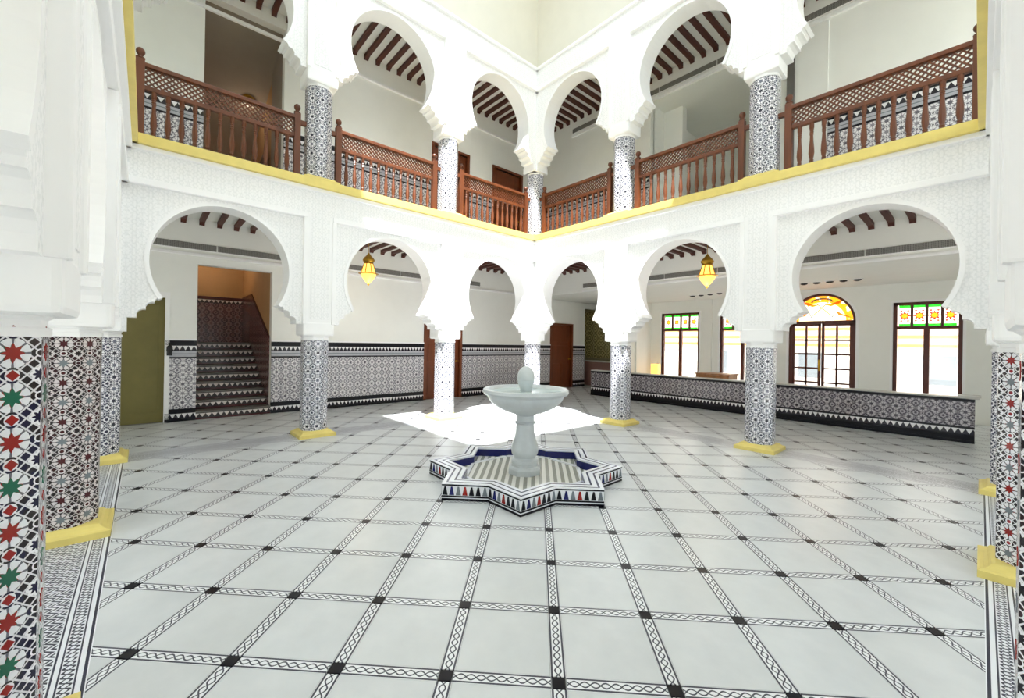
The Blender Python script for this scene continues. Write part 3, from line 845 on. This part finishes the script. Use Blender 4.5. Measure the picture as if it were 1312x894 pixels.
# wall lamp on the dado by the olive door
t = tag(empty('wall_lamp', (XB+.03, -6.97, 1.38)), 'small black wall lamp on the dado beside the olive door', 'lamp')
B(-.01, .02, -.04, .04, -.12, .02).build('back_plate', 'dark', t, bev=.006); MB().lathe([(.03, -.08), (.05, -.02), (.045, .05), (.015, .08), (.01, .12)], 10, (.06, 0, 0)).build('lamp_shade', 'dark', t, smooth=True)

# ------------------------------------------------------------------ low tiled wall and room behind
YW = 3.42
lw = tag(B(-.8, 7.41, YW+.02, YW+.3, 0, .76).build('low_wall', 'white'), 'long low tiled bench wall running in front of the stained-glass doors', 'low wall')
B(-.8, 7.41, YW, YW+.03, .27, .72).build('tile_panel', 'zellige_low', lw)
B(-.8, 7.41, YW-.012, YW+.03, .15, .26).build('toothed_band', 'teeth_band', lw, uv=band_uv(.15))
B(-.8, 7.41, YW-.014, YW+.03, 0, .05).build('base_band', 'black_tile', lw)
B(-.8, 7.41, YW-.008, YW+.03, .05, .15).build('dark_band', 'black_tile', lw)
B(-.8, 7.41, YW-.008, YW+.03, .26, .285).build('dark_band', 'black_tile', lw)
B(-.8, 7.41, YW-.008, YW+.03, .72, .765).build('dark_band', 'black_tile', lw)
B(-.82, 7.46, YW+.02, YW+.32, .765, .79).build('coping', 'coping', lw, bev=.006)
B(7.2, 7.48, YW+.03, YW+.36, .79, .82).build('end_cap', 'coping', lw, bev=.004)

YX = 6.3; YX2 = 6.95
ww = wall('wall_windows', 'cream outer wall holding the arched stained-glass door', 'x', YX, 3.3, 10.4, 0, 3.9, .22, [(3.88, 5.35, 0, 3.12), (6.05, 7.2, .02, 2.76)])
ww2 = wall('wall_windows_recess', 'cream outer wall with two stained-glass windows behind the hanging lantern', 'x', YX2, -.9, 3.3, 0, 3.9, .22, [(-.32, 1.06, .02, 2.8), (1.75, 3.1, .02, 2.8)])
B(3.1, 3.3, YX, YX2+.2, 0, 3.2).build('return', 'cream', ww2); B(1.26, 1.5, YX2-.06, YX2, 0, 3.2).build('pilaster', 'cream', ww2)
wp = tag(MB().box(-.95, -.75, 5.3, 7.2, 0, 3.2).box(-.75, -.70, 5.9, 6.1, 0, 3.2).build('wall_partition', 'cream'), 'pale partition wall between reception and window room', 'wall', kind='structure')

def tall_window(name, label, x0, x1, y, z1, tr=.5):
    d = tag(empty(name, ((x0+x1)/2, y+.08, 0)), label, 'window', kind='structure')
    hw = (x1-x0)/2; f = .07; zt = z1-f-tr
    fr = MB().box(-hw, -hw+f, -.04, .05, 0, z1).box(hw-f, hw, -.04, .05, 0, z1).box(-hw, hw, -.04, .05, z1-f, z1).box(-hw, hw, -.045, .05, zt-.07, zt).box(-.05, .05, -.045, .05, 0, zt-.07).box(-hw, hw, -.04, .05, 0, .1)
    fr.build('window_frame', 'window_wood', d)
    MB().box(-hw-.05, -hw, -.1, -.03, 0, z1+.05).box(hw, hw+.05, -.1, -.03, 0, z1+.05).box(-hw, hw, -.1, -.03, z1, z1+.05).build('window_trim', 'white', d)
    pw = (2*hw-2*f)/4
    for i in range(4):
        cx = -hw+f+(i+.5)*pw
        B(cx-pw/2+.025, cx+pw/2-.025, .0, .008, zt+.0, z1-f).build('stained_pane', 'stained_glass', d, uv=lambda c, n, cx=cx: (c.x-cx, c.z-(zt+z1-f)/2))
        if i: B(cx-pw/2-.025, cx-pw/2+.025, -.03, .04, zt, z1-f).build('mullion', 'window_wood', d)
    for a0, a1 in ((-hw+f, -.05), (.05, hw-f)): B(a0, a1, 0, .008, .1, zt-.07).build('pane', 'clear_glass', d)
tall_window('window_1', 'tall brown window with four star panes right of the arched door', 6.05, 7.2, YX, 2.74)
tall_window('window_2', 'tall dark window with star panes behind the hanging lantern arch', -.32, 1.06, YX2, 2.78)
tall_window('window_3', 'tall dark window half hidden behind the column before the low wall', 1.75, 3.1, YX2, 2.78)
# arched door
d = tag(empty('door_6', (4.615, YX+.08, 0)), 'arched brown double door with small panes under an amber stained-glass fanlight', 'door', kind='structure')
hw = .735; zs = 2.33; rz = .75
arc = [(hw*cos(a), zs+rz*sin(a)) for a in [pi*i/24 for i in range(25)]]
arci = [(( hw-.06)*cos(a), zs+(rz-.06)*sin(a)) for a in [pi*i/24 for i in range(25)]]
mp = lambda a, t, b_: (a, t, b_)
MB().strip(arci, arc, -.05, .05, mp).box(-hw, hw, -.05, .05, zs-.06, zs+.02).box(-hw, -hw+.07, -.05, .05, 0, zs).box(hw-.07, hw, -.05, .05, 0, zs).build('door_frame', 'window_wood', d)
arco = [((hw+.06)*cos(a), zs+(rz+.06)*sin(a)) for a in [pi*i/24 for i in range(25)]]
MB().strip(arc, arco, -.11, -.03, mp).box(-hw-.06, -hw, -.11, -.03, 0, zs).box(hw, hw+.06, -.11, -.03, 0, zs).build('door_trim', 'white', d)
# wall corners left and right of the arch
for sg in (-1, 1):
    pts = [(sg*.745, 3.14), (sg*.745, zs)] + [(sg*hw*cos(a), zs+rz*sin(a)) for a in [pi/2*i/12 for i in range(13)]] + [(0, 3.14)]
    MB().prism(pts, -.078, .138, mp).build('arch_infill', 'cream', d)
fg = MB().prism(arci, 0, .008, mp).build('fanlight', 'fan_glass', d, uv=lambda c, n: (c.x, c.z-zs))
for sg in (-1, 1):
    MB().bar((-.2*sg, -.004, zs+.16), (.13*sg, -.004, zs+.5), .02, .012, (0, 1, 0)).build('sword_pane', 'amber_glass', fg)
    MB().prism([(sg*.06, zs+.45), (sg*.2, zs+.47), (sg*.42, zs+.56), (sg*.4, zs+.48), (sg*.2, zs+.40)], -.006, 0, mp).build('leaf_pane', 'amber_glass', fg)
    MB().prism([(sg*.66, zs+.08), (sg*.42, zs+.2), (sg*.3, zs+.3), (sg*.36, zs+.16)], -.006, 0, mp).build('leaf_pane', 'amber_glass', fg)
    MB().bar((sg*.2, -.004, zs+.05), (sg*.28, -.004, zs+.24), .018, .012, (0, 1, 0)).build('stem_pane', 'grey_glass', fg)
MB().strip([(.2*cos(a), zs+.52+.07*sin(a)) for a in [pi*i/10 for i in range(11)]], [(.25*cos(a), zs+.52+.12*sin(a)) for a in [pi*i/10 for i in range(11)]], -.006, 0, mp).build('crown_pane', 'grey_glass', fg)
for sg in (-1, 1):
    x0, x1 = sorted((sg*.01, sg*(hw-.07)))
    lf = MB().box(x0, x0+.06, -.03, .03, .02, zs-.06).box(x1-.06, x1, -.03, .03, .02, zs-.06).box(x0, x1, -.03, .03, zs-.12, zs-.06).box(x0, x1, -.03, .03, .02, .3).build('door_leaf', 'window_wood', d)
    MB().box((x0+x1)/2-.022, (x0+x1)/2+.022, -.025, .025, .3, zs-.12).build('muntin', 'window_wood', lf)
    nr = 5; hh = (zs-.12-.3)/nr
    for r_ in range(nr):
        if r_: B(x0, x1, -.025, .025, .3+r_*hh-.022, .3+r_*hh+.022).build('muntin', 'window_wood', lf)
        for c0, c1 in ((x0+.06, (x0+x1)/2-.022), ((x0+x1)/2+.022, x1-.06)): B(c0, c1, 0, .006, .3+r_*hh, .3+(r_+1)*hh).build('pane', 'clear_glass', lf)
    if sg < 0: MB().box(-.05, -.02, -.075, -.045, 1.0, 1.3).build('pull_handle', 'gold', lf)

# reception end
rb = tag(MB().box(-4.6, -.75, 7.15, 7.3, 0, 3.9).box(-4.6, -4.4, 5.2, 7.15, 0, 3.9).box(-4.4, -2.9, 5.25, 5.45, 0, 3.9).box(-4.6, -2.6, 5.2, 7.3, 3.2, 3.3).build('wall_reception', 'reception_green'), 'olive reception wall with gilt ornamental screen panels', 'wall', kind='structure')
for a0, a1 in ((-4.2, -3.55), (-3.5, -2.9), (-2.85, -2.2), (-2.15, -1.5), (-1.45, -.85)): B(a0, a1, 7.12, 7.15, 1.05, 3.0).build('screen_panel', 'gilt_screen', rb)
cn = tag(empty('reception_counter', (-2.2, 6.2, 0)), 'pinkish brown reception counter with pale top past the dado end', 'counter')
B(-.95, .9, -.3, .3, 0, .93).build('body', 'counter_pink', cn); B(-1.0, .95, -.35, .35, .93, .97).build('top', 'coping', cn); B(-1.0, -.95, -.33, .33, 0, .93).build('side_panel', 'door_wood', cn)

t = tag(empty('wooden_crate', (2.75, 4.25, 0)), 'slatted light-wood crate showing above the low tiled wall', 'crate')
for i in range(9): B(-.42, .42, -.3, -.28, .04+i*.092, .12+i*.092).build('slat', 'crate_wood', t)
for sx in (-.42, .40): B(sx, sx+.03, -.29, .29, 0, .88).build('side_panel', 'crate_wood', t)
B(-.46, .46, -.32, .32, .86, .89).build('lid', 'crate_wood', t)
t = tag(empty('floor_lamp', (-.2, 6.35, 0)), 'small amber glowing lamp box standing by the window partition', 'lamp')
B(-.13, .13, -.1, .1, .35, .95).build('lamp_shade', 'lamp_glow', t, bev=.01); B(-.1, .1, -.08, .08, 0, .35).build('base', 'door_wood', t); MB().lathe([(.02, .95), (.045, .97), (.045, 1.0), (.01, 1.03)], 10, (.08, 0, 0)).build('knob', 'coping', t, smooth=True)

# ceiling spotlights
me_ring = MB().lathe([(.075, -.014), (.105, -.014), (.105, .004), (.075, .004)], 16, caps=False).mesh('trim_ring', 'white')
me_lens = MB().lathe([(.078, .0), (.07, -.035), (.03, -.05)], 16).mesh('lens', 'dark')
for x, y, l in [(4.58+i*.255, 4.79, 'small dark spotlight in the low ceiling before the arched door') for i in range(5)] + [(1.44+i*.3, 5.6-i*.07, 'small dark spotlight in the low ceiling behind the hanging lantern') for i in range(4)]:
    t = tag(empty('spotlight', (x, y, 3.2)), l, 'spotlight', 'spotlights before the arched door' if x > 4 else 'spotlights behind the lantern')
    inst(me_ring, 'trim_ring', t); inst(me_lens, 'lens', t)

# hanging lanterns
def lantern(x, y, z0, label):
    t = tag(empty('hanging_lantern', (x, y, z0)), label, 'lantern', 'golden hanging lanterns')
    MB().lathe([(.006, .66), (.006, 1.2)], 6).build('chain', 'gold', t); MB().lathe([(.02, 1.14), (.05, 1.16), (.06, 1.19)], 12).build('ceiling_rose', 'gold', t)
    MB().lathe([(.01, .68), (.03, .65), (.06, .61), (.10, .57), (.125, .53), (.12, .50), (.095, .47), (.10, .44)], 12).build('crown', 'gold', t, smooth=True)
    g_ = MB().lathe([(.09, .45), (.105, .38), (.125, .31), (.15, .25), (.16, .235), (.14, .2)], 12).build('glass_body', 'lamp_glow', t)
    for i in range(8):
        a = 2*pi*i/8; MB().bar((.095*cos(a), .095*sin(a), .45), (.165*cos(a), .165*sin(a), .235), .014, .014).build('rib', 'gold', g_)
    MB().lathe([(.165, .215), (.205, .225), (.21, .235), (.165, .245)], 16, caps=False).build('gallery_ring', 'gold', t)
    MB().lathe([(.155, .215), (.15, .18), (.11, .12), (.065, .06), (.03, .03), (.02, .01), (.004, -.015)], 12).build('bottom_bowl', 'gold' if False else 'lamp_glow', t, smooth=True)
    MB().lathe([(.02, .02), (.026, .0), (.004, -.03)], 10).build('drop_finial', 'gold', t)
    ld = bpy.data.lights.new('lantern_fill_light', 'POINT'); ld.energy = 24; ld.color = (1, .9, .74); ld.shadow_soft_size = .2  # light added below the lantern to brighten the gallery
    lo_ = bpy.data.objects.new('lantern_fill_light', ld); COL.objects.link(lo_); lo_.parent = t; lo_.location = (0, 0, -.26)
lantern(-1.3, -3.72, 2.82, 'golden glowing lantern hanging in the arch above the plain cream wall and dado')
lantern(3.74, 1.3, 2.82, 'golden glowing lantern hanging in the arch before the star-pane windows')

# ------------------------------------------------------------------ fountain
fo = tag(empty('fountain', (FC.x, FC.y, 0)), 'pale marble fountain bowl on a pedestal in an eight-pointed tiled basin', 'fountain')
RO, RI = 1.15, 1.15*.77
def starpts(k, rot=0): return [((RO if i % 2 == 0 else RI)*k*cos(pi*i/8), (RO if i % 2 == 0 else RI)*k*sin(pi*i/8)) for i in range(16)]
def ring_uv(c, n):
    if abs(n.z) < .7: return (0, 0)
    a = atan2(c.y, c.x); i = a/(pi/8); i0 = math.floor(i)
    p = Vector(starpts(1)[int(i0) % 16]); q = Vector(starpts(1)[(int(i0)+1) % 16])
    d = (q-p); nrm = Vector((d.y, -d.x)).normalized(); dist = nrm.dot(p); return (0, 1-(nrm.dot(Vector((c.x, c.y)))/dist-.8)/.2)
def star_ring(k0, k1, z0, z1):
    mb = MB(); o_, i_ = starpts(k1), starpts(k0)
    vs = [(x, y, z) for pts in (o_, i_) for z in (z0, z1) for x, y in pts]
    fs = []
    for j in range(16):
        j2 = (j+1) % 16
        fs += [(j, j2, 16+j2, 16+j), (32+j2, 32+j, 48+j, 48+j2), (16+j, 16+j2, 48+j2, 48+j), (j2, j, 32+j, 32+j2)]
    return mb.add(vs, fs)
rim = star_ring(.80, 1.0, 0, .165).build('basin_rim', 'white_tile', fo, uv=ring_uv)
topb = star_ring(.80, 1.004, .165, .172)
# rim top with stripe uvs per vertex ring
def rt_uv(c, n):
    k = 1.0 if min((Vector((c.x, c.y))-Vector(p)).length for p in starpts(1.004)) < .01 else 0.0
    return (0, k)
topb.build('rim_cap', 'basin_rim_top', rim, uv=rt_uv)
star_ring(.999, 1.003, 0, .022).build('base_line', 'black_tile', rim); star_ring(.999, 1.003, .034, .05).build('base_line', 'black_tile', rim); star_ring(.999, 1.003, .148, .162).build('top_line', 'black_tile', rim)
star_ring(.79, .80, .04, .15).build('navy_lining', 'navy', fo)
MB().prism(starpts(.81), -.005, .06, lambda a, t, b_: (a, b_, t)).build('basin_floor', 'basin_mosaic', fo)
oc = lambda r_: [(r_*cos(pi*(i+.5)/4), r_*sin(pi*(i+.5)/4)) for i in range(8)]
MB().strip(oc(.70)+[oc(.70)[0]], oc(.735)+[oc(.735)[0]], .055, .075, lambda a, t, b_: (a, b_, t)).build('octagon_kerb', 'white_tile', fo)
pts = starpts(1)
cols = ['black_tile', 'navy', 'grey_tile', 'red_tile', 'black_tile', 'black_tile', 'grey_tile']
tri = {c: MB().prism([(-.026, 0), (.026, 0), (.008, .085), (-.008, .085)], 0, -.005, ms).mesh('triangle_tile', c) for c in set(cols)}
q = 0
for j in range(16):
    p0, p1 = Vector(pts[j]), Vector(pts[(j+1) % 16]); dd = p1-p0; L = dd.length; d_ = dd/L; nn = Vector((d_.y, -d_.x))
    k = 7; rz_ = atan2(d_.y, d_.x)
    for i in range(k):
        pp = p0+d_*L*(i+.5)/k+nn*.0005
        inst(tri[cols[q % len(cols)]], 'triangle_tile', rim, (pp.x, pp.y, .056), (0, 0, rz_)); q += 1
# pedestal, bowl, finial
MB().lathe([(.2, .05), (.2, .12), (.19, .135), (.165, .15), (.165, .17)], 8, rot=.5).build('pedestal_base', 'marble', fo, bev=.004)
MB().lathe([(.15, .16), (.16, .19), (.155, .22), (.13, .235), (.125, .25), (.155, .29), (.165, .34), (.155, .40), (.128, .47), (.112, .55), (.105, .64), (.12, .65), (.125, .665), (.105, .68), (.105, .76)], 24).build('pedestal', 'marble', fo, smooth=True)
MB().lathe([(.1, .74), (.14, .765), (.25, .80), (.36, .855), (.43, .92), (.455, .965), (.46, .985), (.5, 1.0), (.515, 1.025), (.51, 1.055), (.495, 1.065), (.465, 1.055), (.42, 1.0), (.3, .95), (.1, .93)], 40).build('bowl', 'marble', fo, smooth=True)
MB().lathe([(.001, 1.022), (.44, 1.022), (.44, 1.026), (.001, 1.026)], 40).build('water', 'water', fo)
MB().lathe([(.07, .94), (.072, 1.06), (.09, 1.11), (.102, 1.165), (.098, 1.17), (.103, 1.18), (.101, 1.22), (.087, 1.27), (.06, 1.305), (.03, 1.325), (.004, 1.33)], 24).build('egg_finial', 'marble', fo, smooth=True)

# ------------------------------------------------------------------ outside
tag(MB().box(-40, 50, 7.2, 50, -.3, -.15).box(-40, 50, -50, -10.7, -.3, -.15).box(10.7, 50, -10.7, 7.2, -.3, -.15).box(-40, -6.7, -10.7, 7.2, -.3, -.15).build('ground_outside', 'pavement'), 'pale pavement outside the stained-glass doors', 'pavement', kind='structure')
ob = tag(B(-14, 22, 15, 16, -.1, 7).build('neighbour_building', 'outside_white'), 'bright white building across the pavement outside the windows', 'building')
for i, z in enumerate((1.7, 2.05, 2.4)): B(-10, 18, 14.9, 15, z, z+.12).build('ledge_band', 'outside_orange', ob)
for x in (-6, -2, 2, 6, 10): B(x, x+.9, 14.93, 15, .3, 1.4).build('window', 'grey_tile', ob)
